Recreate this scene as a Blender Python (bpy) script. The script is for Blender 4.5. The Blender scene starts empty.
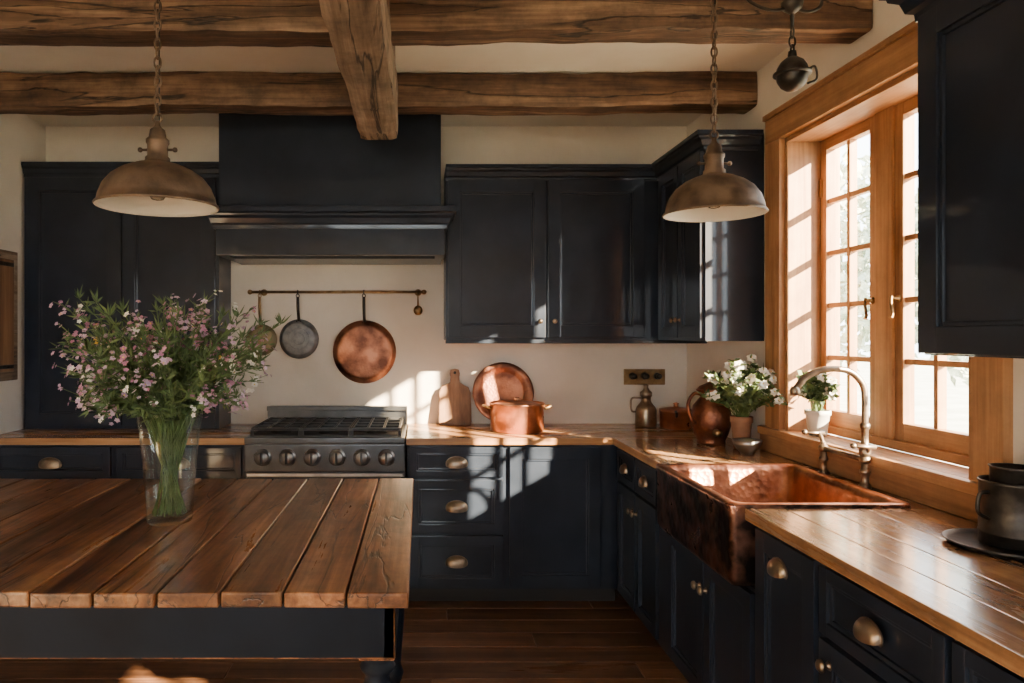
import bpy, bmesh, math, random
from mathutils import Vector, Matrix, noise
random.seed(7)
PI=math.pi
# ---------------------------------------------------------------- materials
def _new(name):
    m=bpy.data.materials.new(name); m.use_nodes=True
    nt=m.node_tree; b=nt.nodes['Principled BSDF']
    return m,nt,b
def N(nt,t,**kw):
    n=nt.nodes.new(t)
    for k,v in kw.items(): setattr(n,k,v)
    return n
def ramp(nt,stops):
    r=N(nt,'ShaderNodeValToRGB'); e=r.color_ramp.elements
    while len(e)<len(stops): e.new(0.5)
    for i,(p,c) in enumerate(stops):
        e[i].position=p; e[i].color=(c[0],c[1],c[2],1)
    return r
def paint(name,c1,c2,rough=.4,metal=0,nscale=6,bump=.05,bscale=40,r2=None,coat=0,spec=None):
    m,nt,b=_new(name); L=nt.links
    tc=N(nt,'ShaderNodeTexCoord')
    n=N(nt,'ShaderNodeTexNoise'); n.inputs['Scale'].default_value=nscale; n.inputs['Detail'].default_value=6
    L.new(tc.outputs['Object'],n.inputs['Vector'])
    r=ramp(nt,[(.35,c1),(.65,c2)]); L.new(n.outputs['Fac'],r.inputs['Fac']); L.new(r.outputs['Color'],b.inputs['Base Color'])
    mr=N(nt,'ShaderNodeMapRange'); mr.inputs['To Min'].default_value=rough; mr.inputs['To Max'].default_value=r2 if r2 else rough+.15
    L.new(n.outputs['Fac'],mr.inputs['Value']); L.new(mr.outputs['Result'],b.inputs['Roughness'])
    b.inputs['Metallic'].default_value=metal
    if spec is not None: b.inputs['Specular IOR Level'].default_value=spec
    if coat: b.inputs['Coat Weight'].default_value=coat; b.inputs['Coat Roughness'].default_value=.06
    n2=N(nt,'ShaderNodeTexNoise'); n2.inputs['Scale'].default_value=bscale; n2.inputs['Detail'].default_value=4
    L.new(tc.outputs['Object'],n2.inputs['Vector'])
    bp=N(nt,'ShaderNodeBump'); bp.inputs['Strength'].default_value=bump; bp.inputs['Distance'].default_value=.01
    L.new(n2.outputs['Fac'],bp.inputs['Height']); L.new(bp.outputs['Normal'],b.inputs['Normal'])
    return m
def wood(name,dark,mid,light,axis='Y',rough=.3,r2=.5,freq=14,bump=.15,var=.5,dist=.8,lo=.42,hi=.9,crack=0,coat=0,blotch=0):
    m,nt,b=_new(name); L=nt.links
    tc=N(nt,'ShaderNodeTexCoord'); geo=N(nt,'ShaderNodeNewGeometry')
    mul=N(nt,'ShaderNodeVectorMath',operation='SCALE'); 
    comb=N(nt,'ShaderNodeCombineXYZ')
    for k in 'XYZ': L.new(geo.outputs['Random Per Island'],comb.inputs[k])
    L.new(comb.outputs[0],mul.inputs[0]); mul.inputs['Scale'].default_value=17.3
    add=N(nt,'ShaderNodeVectorMath',operation='ADD')
    L.new(tc.outputs['Object'],add.inputs[0]); L.new(mul.outputs[0],add.inputs[1])
    mp=N(nt,'ShaderNodeMapping')
    s=[freq]*3; s['XYZ'.index(axis)]=freq*.07; mp.inputs['Scale'].default_value=s
    L.new(add.outputs[0],mp.inputs['Vector'])
    n=N(nt,'ShaderNodeTexNoise'); n.inputs['Scale'].default_value=1; n.inputs['Detail'].default_value=7; n.inputs['Roughness'].default_value=.62; n.inputs['Distortion'].default_value=dist
    L.new(mp.outputs[0],n.inputs['Vector'])
    mp2=N(nt,'ShaderNodeMapping'); s2=[freq*9]*3; s2['XYZ'.index(axis)]=freq*.25; mp2.inputs['Scale'].default_value=s2
    L.new(add.outputs[0],mp2.inputs['Vector'])
    n2=N(nt,'ShaderNodeTexNoise'); n2.inputs['Scale'].default_value=1; n2.inputs['Detail'].default_value=3
    L.new(mp2.outputs[0],n2.inputs['Vector'])
    mx=N(nt,'ShaderNodeMath',operation='MULTIPLY_ADD'); L.new(n2.outputs['Fac'],mx.inputs[0]); mx.inputs[1].default_value=.35
    L.new(n.outputs['Fac'],mx.inputs[2])
    r=ramp(nt,[(lo,dark),((lo+hi)/2,mid),(hi,light)]); L.new(mx.outputs[0],r.inputs['Fac'])
    hsv=N(nt,'ShaderNodeHueSaturation'); L.new(r.outputs['Color'],hsv.inputs['Color'])
    mr=N(nt,'ShaderNodeMapRange'); mr.inputs['To Min'].default_value=1-var*.5; mr.inputs['To Max'].default_value=1+var*.5
    L.new(geo.outputs['Random Per Island'],mr.inputs['Value']); L.new(mr.outputs['Result'],hsv.inputs['Value'])
    col=hsv.outputs['Color']; hgt=mx.outputs[0]
    if blotch:
        nb=N(nt,'ShaderNodeTexNoise'); nb.inputs['Scale'].default_value=4.5; nb.inputs['Detail'].default_value=8; nb.inputs['Roughness'].default_value=.7
        L.new(add.outputs[0],nb.inputs['Vector'])
        br=N(nt,'ShaderNodeMapRange'); br.inputs['From Min'].default_value=.35; br.inputs['From Max'].default_value=.6; br.inputs['To Min'].default_value=1-blotch; br.inputs['To Max'].default_value=1.1; L.new(nb.outputs['Fac'],br.inputs['Value'])
        mb=N(nt,'ShaderNodeVectorMath',operation='SCALE'); L.new(col,mb.inputs[0]); L.new(br.outputs['Result'],mb.inputs['Scale']); col=mb.outputs[0]
    if crack:
        mp3=N(nt,'ShaderNodeMapping'); s3=[5]*3; s3['XYZ'.index(axis)]=.35; mp3.inputs['Scale'].default_value=s3
        L.new(add.outputs[0],mp3.inputs['Vector'])
        n3=N(nt,'ShaderNodeTexNoise'); n3.inputs['Scale'].default_value=1.6; n3.inputs['Detail'].default_value=5; n3.inputs['Distortion'].default_value=.6
        L.new(mp3.outputs[0],n3.inputs['Vector'])
        sb=N(nt,'ShaderNodeMath',operation='SUBTRACT'); L.new(n3.outputs['Fac'],sb.inputs[0]); sb.inputs[1].default_value=.5
        ab=N(nt,'ShaderNodeMath',operation='ABSOLUTE'); L.new(sb.outputs[0],ab.inputs[0])
        cr_=N(nt,'ShaderNodeMapRange'); cr_.inputs['From Min'].default_value=.002; cr_.inputs['From Max'].default_value=.012; L.new(ab.outputs[0],cr_.inputs['Value'])
        cr_.inputs['To Min'].default_value=1-crack
        mc=N(nt,'ShaderNodeVectorMath',operation='SCALE'); L.new(col,mc.inputs[0]); L.new(cr_.outputs['Result'],mc.inputs['Scale']); col=mc.outputs[0]
        mh=N(nt,'ShaderNodeMath',operation='MULTIPLY'); L.new(hgt,mh.inputs[0]); L.new(cr_.outputs['Result'],mh.inputs[1]); hgt=mh.outputs[0]
    L.new(col,b.inputs['Base Color'])
    if coat: b.inputs['Coat Weight'].default_value=coat; b.inputs['Coat Roughness'].default_value=.12
    m2=N(nt,'ShaderNodeMapRange'); m2.inputs['From Min'].default_value=.3; m2.inputs['From Max'].default_value=.7; m2.inputs['To Min'].default_value=r2; m2.inputs['To Max'].default_value=rough
    L.new(n.outputs['Fac'],m2.inputs['Value']); L.new(m2.outputs['Result'],b.inputs['Roughness'])
    bp=N(nt,'ShaderNodeBump'); bp.inputs['Strength'].default_value=bump; bp.inputs['Distance'].default_value=.006
    L.new(hgt,bp.inputs['Height']); L.new(bp.outputs['Normal'],b.inputs['Normal'])
    return m
def hammered(name,c1,c2,rough=.3,vs=45,bump=.35,lo=.38,hi=.62,ns=9):
    m,nt,b=_new(name); L=nt.links
    tc=N(nt,'ShaderNodeTexCoord')
    n=N(nt,'ShaderNodeTexNoise'); n.inputs['Scale'].default_value=ns; n.inputs['Detail'].default_value=7
    L.new(tc.outputs['Object'],n.inputs['Vector'])
    r=ramp(nt,[(lo,c1),(hi,c2)]); L.new(n.outputs['Fac'],r.inputs['Fac']); L.new(r.outputs['Color'],b.inputs['Base Color'])
    b.inputs['Metallic'].default_value=.92
    mr=N(nt,'ShaderNodeMapRange'); mr.inputs['To Min'].default_value=rough+.2; mr.inputs['To Max'].default_value=rough-.1
    L.new(n.outputs['Fac'],mr.inputs['Value']); L.new(mr.outputs['Result'],b.inputs['Roughness'])
    v=N(nt,'ShaderNodeTexVoronoi'); v.inputs['Scale'].default_value=vs; L.new(tc.outputs['Object'],v.inputs['Vector'])
    bp=N(nt,'ShaderNodeBump'); bp.inputs['Strength'].default_value=bump; bp.inputs['Distance'].default_value=.005
    L.new(v.outputs['Distance'],bp.inputs['Height']); L.new(bp.outputs['Normal'],b.inputs['Normal'])
    return m
def glass(name,rough=0,ior=1.45,col=(1,1,1)):
    m,nt,b=_new(name)
    b.inputs['Base Color'].default_value=(*col,1); b.inputs['Roughness'].default_value=rough
    b.inputs['Transmission Weight'].default_value=1; b.inputs['IOR'].default_value=ior
    return m
def pane(name,edge=0,col=(.97,.98,.97)):
    m,nt,b=_new(name); nt.nodes.remove(b); L=nt.links
    t=N(nt,'ShaderNodeBsdfTransparent'); g=N(nt,'ShaderNodeBsdfGlossy'); g.inputs['Roughness'].default_value=.02
    t.inputs['Color'].default_value=(*col,1)
    x=N(nt,'ShaderNodeMixShader'); x.inputs[0].default_value=.05
    if edge:
        lw=N(nt,'ShaderNodeLayerWeight'); pw=N(nt,'ShaderNodeMath',operation='POWER'); L.new(lw.outputs['Facing'],pw.inputs[0]); pw.inputs[1].default_value=3
        ml=N(nt,'ShaderNodeMath',operation='MULTIPLY_ADD'); L.new(pw.outputs[0],ml.inputs[0]); ml.inputs[1].default_value=edge; ml.inputs[2].default_value=.05
        L.new(ml.outputs[0],x.inputs[0])
    L.new(t.outputs[0],x.inputs[1]); L.new(g.outputs[0],x.inputs[2]); L.new(x.outputs[0],nt.nodes['Material Output'].inputs['Surface'])
    return m
def leafm(name,c1,c2):
    return paint(name,c1,c2,rough=.55,nscale=30,bump=0)

BLACK=paint('navy_black_cabinet_paint',(.0080,.0120,.0205),(.0150,.0215,.036),rough=.34,nscale=5,bump=.015,bscale=30,coat=.45,spec=.22)
ISL=paint('navy_black_island_paint',(.006,.0085,.014),(.010,.014,.022),rough=.5,nscale=5,bump=.03,bscale=30,spec=.15)
TOE=paint('toe_kick_black',(.006,.006,.007),(.01,.01,.011),rough=.6)
PLAST=paint('plaster_warm_white',(.64,.575,.49),(.73,.665,.58),rough=.85,nscale=2.5,bump=.25,bscale=14)
CEIL=paint('ceiling_plaster',(.68,.62,.54),(.76,.71,.63),rough=.9,nscale=2,bump=.3,bscale=10)
BEAMX=wood('hewn_beam_wood_x',(.028,.014,.008),(.12,.064,.035),(.31,.19,.112),'X',.6,.85,8,.9,.25,.7,.45,.88,.8,blotch=.6)
BEAMY=wood('hewn_beam_wood_y',(.06,.036,.022),(.22,.145,.095),(.42,.31,.22),'Y',.6,.85,8,.9,.2,.7,.45,.88,.8,blotch=.5)
CTX=wood('countertop_wood_x',(.13,.055,.02),(.36,.175,.07),(.56,.31,.14),'X',.18,.36,9,.12,.3,coat=.25)
CTY=wood('countertop_wood_y',(.12,.052,.022),(.35,.18,.08),(.55,.32,.155),'Y',.14,.32,9,.12,.45,coat=.4,blotch=.4)
TAB=wood('island_top_wood',(.035,.012,.006),(.22,.088,.033),(.43,.205,.085),'Y',.24,.44,8,.35,.75,1.0,.46,.88,.7,coat=.12,blotch=.55)
FLO=wood('floor_plank_wood',(.035,.015,.008),(.15,.068,.033),(.27,.135,.068),'X',.25,.45,8,.25,.8,blotch=.4)
WINX=wood('window_oak',(.18,.078,.03),(.36,.175,.075),(.50,.27,.12),'Z',.4,.6,10,.12,.15,blotch=.25)
WINY=wood('window_oak_y',(.18,.078,.03),(.36,.175,.075),(.50,.27,.12),'Y',.4,.6,10,.12,.15,blotch=.25)
BOARD=wood('cutting_board_wood',(.07,.03,.015),(.20,.095,.042),(.32,.17,.08),'Z',.45,.65,12,.1,.1)
COP=hammered('hammered_copper',(.26,.095,.05),(.62,.26,.135),.3)
COPS=hammered('copper_smooth',(.40,.17,.10),(.72,.34,.20),.28,vs=90,bump=.08)
COPD=hammered('aged_copper',(.14,.055,.035),(.42,.17,.095),.38,vs=70,bump=.2)
SINKO=hammered('patina_copper',(.045,.036,.036),(.42,.21,.15),.26,vs=26,bump=.55,lo=.44,hi=.62,ns=9)
BRASS=paint('aged_brass',(.20,.12,.055),(.38,.25,.12),.35,.9,nscale=20,bump=.05)
GBRASS=paint('verdigris_brass',(.12,.12,.07),(.30,.21,.12),.45,.8,nscale=20,bump=.1)
PULL=paint('antique_bronze_pull',(.22,.16,.11),(.40,.31,.225),.3,.95,nscale=20,bump=.03)
SHADE=paint('weathered_bronze_shade',(.085,.058,.04),(.22,.15,.10),.5,.65,nscale=14,bump=.12,bscale=60)
ENAM=paint('shade_enamel_interior',(.62,.57,.50),(.72,.67,.6),.4,nscale=5,bump=.02)
IRON=paint('dark_iron',(.03,.027,.025),(.07,.062,.055),.4,.85,nscale=25,bump=.12)
GPAN=paint('grey_tin_pan',(.12,.125,.13),(.22,.22,.22),.4,.6,nscale=25,bump=.12)
STEEL=paint('range_gunmetal',(.065,.065,.065),(.10,.10,.10),.28,.85,nscale=8,bump=.03)
STEELL=paint('brushed_steel',(.26,.25,.24),(.42,.40,.38),.25,.95,nscale=10,bump=.03)
CAST=paint('cast_iron',(.012,.012,.013),(.03,.03,.03),.55,.3,nscale=30,bump=.2)
OVG=paint('oven_glass',(.006,.006,.007),(.01,.01,.01),.08,nscale=3,bump=0)
VGL=pane('vase_glass',.55,(.93,.96,.95))
BULB=glass('bulb_glass',.25,1.45,(1,.95,.85))
PANE=pane('window_pane_glass')
STEM=leafm('stem_green',(.07,.12,.03),(.15,.22,.07))
LEAF=leafm('leaf_green',(.05,.09,.028),(.14,.20,.065))
PK=leafm('petal_mauve',(.40,.16,.27),(.58,.28,.38))
PL=leafm('petal_lilac',(.48,.30,.44),(.65,.48,.58))
WH=leafm('petal_white',(.75,.70,.62),(.85,.82,.74))
YE=leafm('petal_yellow',(.75,.48,.06),(.85,.6,.12))
TERR=paint('terracotta',(.25,.12,.07),(.38,.2,.12),.75,nscale=12)
WPOT=paint('white_stoneware',(.6,.57,.52),(.75,.72,.66),.4,nscale=12)
GRND=paint('garden_ground',(.36,.36,.28),(.52,.52,.42),.9,nscale=1.5)
FOLI=leafm('garden_foliage',(.36,.42,.32),(.62,.66,.54))
BARK=paint('bark',(.12,.09,.06),(.22,.17,.12),.9,nscale=12,bump=.4)

# ---------------------------------------------------------------- builder
ROT_R=Matrix.Rotation(-PI/2,4,'Z')   # local x -> -Y , local y -> +X
class B:
    def __init__(s,name): s.name=name; s.bm=bmesh.new(); s.ms=[]; s.M=Matrix.Identity(4)
    def mi(s,m):
        if m not in s.ms: s.ms.append(m)
        return s.ms.index(m)
    def v(s,p): return s.bm.verts.new(s.M@Vector(p))
    def f(s,vs,mi,smooth=False):
        try: f=s.bm.faces.new(vs)
        except ValueError: return None
        f.material_index=mi; f.smooth=smooth; return f
    def box(s,x0,x1,y0,y1,z0,z1,m,bev=0,seg=2):
        mi=s.mi(m)
        v=[s.v((x,y,z)) for x in (x0,x1) for y in (y0,y1) for z in (z0,z1)]
        fs=[s.f([v[i] for i in q],mi) for q in ((0,1,3,2),(4,6,7,5),(0,4,5,1),(2,3,7,6),(0,2,6,4),(1,5,7,3))]
        if bev:
            es=list({e for f in fs for e in f.edges})
            bmesh.ops.bevel(s.bm,geom=es,offset=bev,segments=seg,profile=.7,affect='EDGES',clamp_overlap=True)
    def lathe(s,prof,c,m,seg=32,M=None,smooth=True,sy=1):
        mi=s.mi(m); T=Matrix.Translation(c)@(M or Matrix.Identity(4)); rings=[]
        for r,z in prof:
            if r<1e-5: rings.append([s.v(T@Vector((0,0,z)))])
            else: rings.append([s.v(T@Vector((r*math.cos(2*PI*k/seg),sy*r*math.sin(2*PI*k/seg),z))) for k in range(seg)])
        for a,b in zip(rings,rings[1:]):
            for k in range(seg):
                k2=(k+1)%seg
                if len(a)==1 and len(b)==1: continue
                if len(a)==1: s.f([a[0],b[k],b[k2]],mi,smooth)
                elif len(b)==1: s.f([a[k],b[0],a[k2]],mi,smooth)
                else: s.f([a[k],b[k],b[k2],a[k2]],mi,smooth)
    def tube(s,pts,r,m,seg=8,cyc=False,caps=True,flat=1):
        mi=s.mi(m); P=[Vector(p) for p in pts]; n=len(P); rings=[]; nrm=None
        for i in range(n):
            if cyc: t=(P[(i+1)%n]-P[i-1])
            else: t=P[min(i+1,n-1)]-P[max(i-1,0)]
            t.normalize()
            if nrm is None:
                nrm=t.orthogonal().normalized()
            nrm=(nrm-t*nrm.dot(t)).normalized(); bn=t.cross(nrm)
            rr=r[i] if isinstance(r,(list,tuple)) else r
            rings.append([s.v(P[i]+rr*(math.cos(2*PI*k/seg)*nrm+flat*math.sin(2*PI*k/seg)*bn)) for k in range(seg)])
        pr=list(zip(rings,rings[1:]))+([(rings[-1],rings[0])] if cyc else [])
        for a,b in pr:
            for k in range(seg): s.f([a[k],a[(k+1)%seg],b[(k+1)%seg],b[k]],mi,True)
        if not cyc and caps: s.f(rings[0][::-1],mi); s.f(rings[-1],mi)
    def prism(s,outl,y0,y1,m,bev=0,smooth=False):
        mi=s.mi(m)
        a=[s.v((x,y0,z)) for x,z in outl]; b=[s.v((x,y1,z)) for x,z in outl]
        fs=[s.f(a,mi),s.f(b[::-1],mi)]; n=len(a)
        for i in range(n): fs.append(s.f([a[i],b[i],b[(i+1)%n],a[(i+1)%n]],mi,smooth))
        if bev:
            es=[e for e in set(fs[0].edges)|set(fs[1].edges)]
            bmesh.ops.bevel(s.bm,geom=es,offset=bev,segments=2,affect='EDGES',clamp_overlap=True)
    def mould(s,path,dirs,prof,m,z0=0):
        mi=s.mi(m); rows=[]
        for (o,z) in prof: rows.append([s.v((p[0]+d[0]*o,p[1]+d[1]*o,z0+z)) for p,d in zip(path,dirs)])
        n=len(rows)
        for i in range(n):
            a,b=rows[i],rows[(i+1)%n]
            for k in range(len(path)-1): s.f([a[k],a[k+1],b[k+1],b[k]],mi)
        s.f([r[0] for r in rows],mi); s.f([r[-1] for r in rows][::-1],mi)
    def ball(s,c,r,m,sx=1,sy=1,sz=1,seg=16):
        prof=[(math.sin(PI*i/(seg//2))*r,-math.cos(PI*i/(seg//2))*r*sz) for i in range(seg//2+1)]
        prof[0]=(0,prof[0][1]); prof[-1]=(0,prof[-1][1])
        s.lathe(prof,c,m,seg=seg,sy=sy)
    def door(s,x0,x1,z0,z1,m=None,rail=.06,t=.022):
        m=m or BLACK; e=.003
        s.box(x0,x0+rail,-t,0,z0,z1,m,e); s.box(x1-rail,x1,-t,0,z0,z1,m,e)
        s.box(x0+rail-.001,x1-rail+.001,-t,0,z1-rail,z1,m,e); s.box(x0+rail-.001,x1-rail+.001,-t,0,z0,z0+rail,m,e)
        s.box(x0+rail-.005,x1-rail+.005,-.007,0,z0+rail-.005,z1-rail+.005,m)
        g=.012
        for a,b,c,d in ((x0+rail,x0+rail+g,z0+rail,z1-rail),(x1-rail-g,x1-rail,z0+rail,z1-rail),(x0+rail+g,x1-rail-g,z1-rail-g,z1-rail),(x0+rail+g,x1-rail-g,z0+rail,z0+rail+g)):
            s.box(a,b,-.015,0,c,d,m,.004)
    def drawer(s,x0,x1,z0,z1,m=None,rail=.035,t=.022):
        if z1-z0>.22: rail=.05
        s.door(x0,x1,z0,z1,m,rail,t)
    def pull(s,x,z,w=.095,h=.034,p=.028,m=None,y=-.022):
        m=m or PULL; mi=s.mi(m); nu,nv=12,6; g=[]
        for i in range(nu+1):
            th=PI*i/nu; row=[]
            for j in range(nv+1):
                ph=-.35+ (PI/2+.35)*j/nv
                row.append(s.v((x+w/2*math.cos(th),y-.001-p*math.sin(th)**.8*math.cos(ph),z-h*.4+h*math.sin(th)**.7*math.sin(ph))))
            g.append(row)
        for i in range(nu):
            for j in range(nv): s.f([g[i][j],g[i+1][j],g[i+1][j+1],g[i][j+1]],mi,True)
        pts=[(x+(w/2+.004)*math.cos(2*PI*k/24),z-h*.25+(h*.85+.004)*max(-.45,math.sin(2*PI*k/24))) for k in range(24)]
        s.prism(pts,y-.003,y,m)
    def knob(s,x,z,y=-.022,r=.016,m=None):
        M=Matrix.Rotation(PI/2,4,'X')
        s.lathe([(0,0),(r*.75,0),(r*.6,.004),(r*.4,.008),(r*.4,.014),(r,.02),(r*1.02,.026),(r*.7,.031),(0,.033)],(x,y,z),m or PULL,16,M)
    def done(s,bevel=0,parent=None):
        bmesh.ops.recalc_face_normals(s.bm,faces=s.bm.faces)
        me=bpy.data.meshes.new(s.name); s.bm.to_mesh(me); s.bm.free()
        for m in s.ms: me.materials.append(m)
        o=bpy.data.objects.new(s.name,me); bpy.context.scene.collection.objects.link(o)
        if parent: o.parent=parent
        return o
def cr(pts,n=8):
    P=[Vector(p) for p in pts]; P=[P[0]*2-P[1]]+P+[P[-1]*2-P[-2]]; out=[]
    for i in range(1,len(P)-2):
        for k in range(n):
            t=k/n; a,b,c,d=P[i-1:i+3]
            out.append(.5*((2*b)+(c-a)*t+(2*a-5*b+4*c-d)*t*t+(-a+3*b-3*c+d)*t**3))
    out.append(P[-2]); return out

XW,XE,YN,YS,ZC=-2.37,1.69,4.56,-2.5,2.80
CT=.92
# ---------------------------------------------------------------- room shell
b=B('floor')
y=YS; 
while y<YN:
    x=XW-random.uniform(0,1.2)
    while x<XE:
        L=random.uniform(1.4,2.6); a=max(x,XW); e=min(x+L,XE)
        if e-a>.02: b.box(a+.001,e-.001,y+.0015,min(y+.16,YN)-.0015,-.03,0,FLO,.003,1)
        x+=L
    y+=.16
b.box(XW,XE,YS,YN,-.06,-.028,TOE)
b.done()
b=B('ceiling'); b.box(XW-.2,XE+.25,YS-.2,YN+.2,ZC,ZC+.12,CEIL); b.done()
b=B('wall_north'); b.box(XW-.2,XE+.25,YN,YN+.2,-.06,ZC,PLAST); b.done()
b=B('wall_west'); b.box(XW-.2,XW,YS,YN,-.06,ZC,PLAST); b.done()
b=B('wall_south')
sx0,sx1,sz0,sz1=-1.7,.4,1.0,2.4  # unseen opening added to let in soft sky fill
b.box(XW-.2,sx0,YS-.2,YS,-.06,ZC,PLAST); b.box(sx1,XE+.25,YS-.2,YS,-.06,ZC,PLAST)
b.box(sx0,sx1,YS-.2,YS,-.06,sz0,PLAST); b.box(sx0,sx1,YS-.2,YS,sz1,ZC,PLAST); b.done()
wy0,wy1,wz0,wz1=2.18,3.33,1.04,2.39
vy0,vy1,vz1=-.9,.35,1.88  # added unseen opening, sized so sun lands under the island
b=B('wall_east')
b.box(XE,XE+.24,YS,vy0,-.06,ZC,PLAST); b.box(XE,XE+.24,vy1,wy0,-.06,ZC,PLAST); b.box(XE,XE+.24,wy1,YN,-.06,ZC,PLAST)
b.box(XE,XE+.24,vy0,vy1,-.06,wz0-.04,PLAST); b.box(XE,XE+.24,vy0,vy1,vz1,ZC,PLAST)
b.box(XE,XE+.24,wy0,wy1,-.06,wz0-.04,PLAST); b.box(XE,XE+.24,wy0,wy1,wz1,ZC,PLAST); b.done()

gx0,gx1=XE+.15,XE+.195
def sash(b,y0,y1,z0,z1,cols,rows):
    fr=.048
    b.box(gx0,gx1,y0,y0+fr,z0,z1,WINX,.005); b.box(gx0,gx1,y1-fr,y1,z0,z1,WINX,.005)
    b.box(gx0,gx1,y0+fr,y1-fr,z1-fr,z1,WINY,.005); b.box(gx0,gx1,y0+fr,y1-fr,z0,z0+fr+.02,WINY,.005)
    ya,yb,za,zb=y0+fr,y1-fr,z0+fr+.02,z1-fr
    for i in range(1,cols):
        yy=ya+(yb-ya)*i/cols; b.box(gx0+.006,gx1-.006,yy-.011,yy+.011,za,zb,WINX,.003)
    for i in range(1,rows):
        zz=za+(zb-za)*i/rows; b.box(gx0+.008,gx1-.008,ya,yb,zz-.011,zz+.011,WINY,.003)
    b.box(gx0+.02,gx0+.024,ya,yb,za,zb,PANE)
# window 1
b=B('window_1')
b.box(XE-.002,XE+.24,wy1-.022,wy1,wz0,wz1,WINX,.002); b.box(XE-.002,XE+.24,wy0,wy0+.022,wz0,wz1,WINX,.002)
b.box(XE-.002,XE+.24,wy0,wy1,wz1-.022,wz1,WINY,.002)
b.box(XE+.13,XE+.24,wy0,wy1,wz0,wz0+.035,WINY,.003)
b.box(gx0-.01,gx1+.01,2.79,2.90,wz0+.03,wz1-.02,WINX,.006)
sash(b,2.90,3.308,wz0+.035,wz1-.022,2,5)
sash(b,2.202,2.79,wz0+.035,wz1-.022,3,5)
for yy in (2.925,2.765):
    b.lathe([(0,0),(.014,0),(.014,.006),(.007,.012),(.007,.03),(0,.03)],(gx0,yy,1.62),BRASS,14,Matrix.Rotation(-PI/2,4,'Y'))
    b.tube(cr([(gx0-.03,yy,1.63),(gx0-.034,yy-.004,1.60),(gx0-.034,yy-.012,1.56),(gx0-.04,yy-.014,1.545)],5),[.006]*15+[.009],BRASS,8)
for zz in (1.25,2.15):
    b.box(gx0-.008,gx0,3.29,3.306,zz-.04,zz+.04,BRASS,.002); b.box(gx0-.008,gx0,2.204,2.22,zz-.04,zz+.04,BRASS,.002)
b.done()
b=B('trim_1')
b.box(XE-.03,XE,wy1,3.465,1.041,wz1,WINX,.004); b.box(XE-.03,XE,2.05,wy0,1.041,wz1,WINX,.004)
b.box(XE-.03,XE,2.05,3.465,wz1,wz1+.115,WINY,.004); b.box(XE-.042,XE,2.03,3.468,wz1+.115,wz1+.14,WINY,.005)
b.done()
b=B('windowsill')
b.box(XE-.004,XE+.129,wy0+.001,wy1-.001,1.002,1.039,WINY,.002)
b.box(XE-.042,XE-.004,1.96,3.52,1.002,1.039,WINY,.005)
b.box(XE-.030,XE-.001,1.96,3.52,CT+.001,1.001,WINY,.004)
b.done()
# added east window, out of view, shaped to throw sun on the island floor
b=B('added_sun_window')
b.box(XE-.002,XE+.24,vy1-.022,vy1,wz0,vz1,WINX,.002); b.box(XE-.002,XE+.24,vy0,vy0+.022,wz0,vz1,WINX,.002)
b.box(XE-.002,XE+.24,vy0,vy1,vz1-.022,vz1,WINY,.002); b.box(XE-.002,XE+.24,vy0,vy1,wz0-.039,wz0,WINY,.002)
sash(b,vy0+.022,(vy0+vy1)/2,wz0,vz1-.022,2,3); sash(b,(vy0+vy1)/2,vy1-.022,wz0,vz1-.022,2,3)
b.done()
b=B('added_fill_window')  # added window behind the camera, there only for soft fill light
for a,c in ((sx0,sx0+.06),(sx1-.06,sx1),(-.68,-.62)): b.box(a,c,YS-.12,YS-.06,sz0,sz1,WINX,.004)
b.box(sx0,sx1,YS-.12,YS-.06,sz0,sz0+.06,WINY,.004); b.box(sx0,sx1,YS-.12,YS-.06,sz1-.06,sz1,WINY,.004); b.box(sx0,sx1,YS-.11,YS-.07,1.66,1.69,WINY,.003)
b.box(sx0+.05,sx1-.05,YS-.095,YS-.09,sz0+.05,sz1-.05,PANE)
b.done()

# beams ---------------------------------------------------------------
def beam(name,x0,x1,y0,y1,z0,z1,axis,m,amp=.018,seed=0):
    b=B(name); mi=b.mi(m); n=90; w=7
    def ring(t):
        pts=[]
        for i in range(w): pts.append((i/w,0))
        for i in range(w): pts.append((1,i/w))
        for i in range(w): pts.append((1-i/w,1))
        for i in range(w): pts.append((0,1-i/w))
        out=[]
        for u,v in pts:
            cu,cv=u-.5,v-.5
            k=1-.05*max(0,(abs(cu)+abs(cv)-.85))/.15
            cu*=k; cv*=k
            if axis=='X': p=Vector((x0+(x1-x0)*t,y0+(y1-y0)*(.5+cu),z0+(z1-z0)*(.5+cv)))
            else: p=Vector((x0+(x1-x0)*(.5+cu),y0+(y1-y0)*t,z0+(z1-z0)*(.5+cv)))
            q=p*1.3+Vector((seed*7.1,seed*3.3,0)); d=Vector((noise.noise(q),noise.noise(q+Vector((9,0,0))),noise.noise(q+Vector((0,9,0)))))
            q2=p*9; d2=Vector((noise.noise(q2+Vector((3,1,seed))),noise.noise(q2+Vector((5,2,seed))),noise.noise(q2+Vector((8,0,seed)))))
            e=d*amp+d2*amp*.45
            if axis=='X': e.x=0
            else: e.y=0
            p=p+e
            p.z=min(p.z,ZC-.001)
            out.append(b.v(p))
        return out
    R=[ring(i/n) for i in range(n+1)]
    for a,c in zip(R,R[1:]):
        k=len(a)
        for i in range(k):
            f=b.f([a[i],a[(i+1)%k],c[(i+1)%k],c[i]],mi,True)
        for i in (0,w,2*w,3*w):
            e=b.bm.edges.get((a[i],c[i]))
            if e: e.smooth=False
    b.f(R[0][::-1],mi); b.f(R[-1],mi)
    return b.done()
beam('ceiling_beam',XW+.005,XE-.005,3.60,3.755,2.625,2.80,'X',BEAMX,.016,1)
beam('ceiling_beam',XW+.005,XE-.005,2.69,2.84,2.615,2.80,'X',BEAMX,.018,2)
beam('ceiling_beam',XW+.005,XE-.005,1.2,1.44,2.585,2.80,'X',BEAMX,.018,3)
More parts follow.
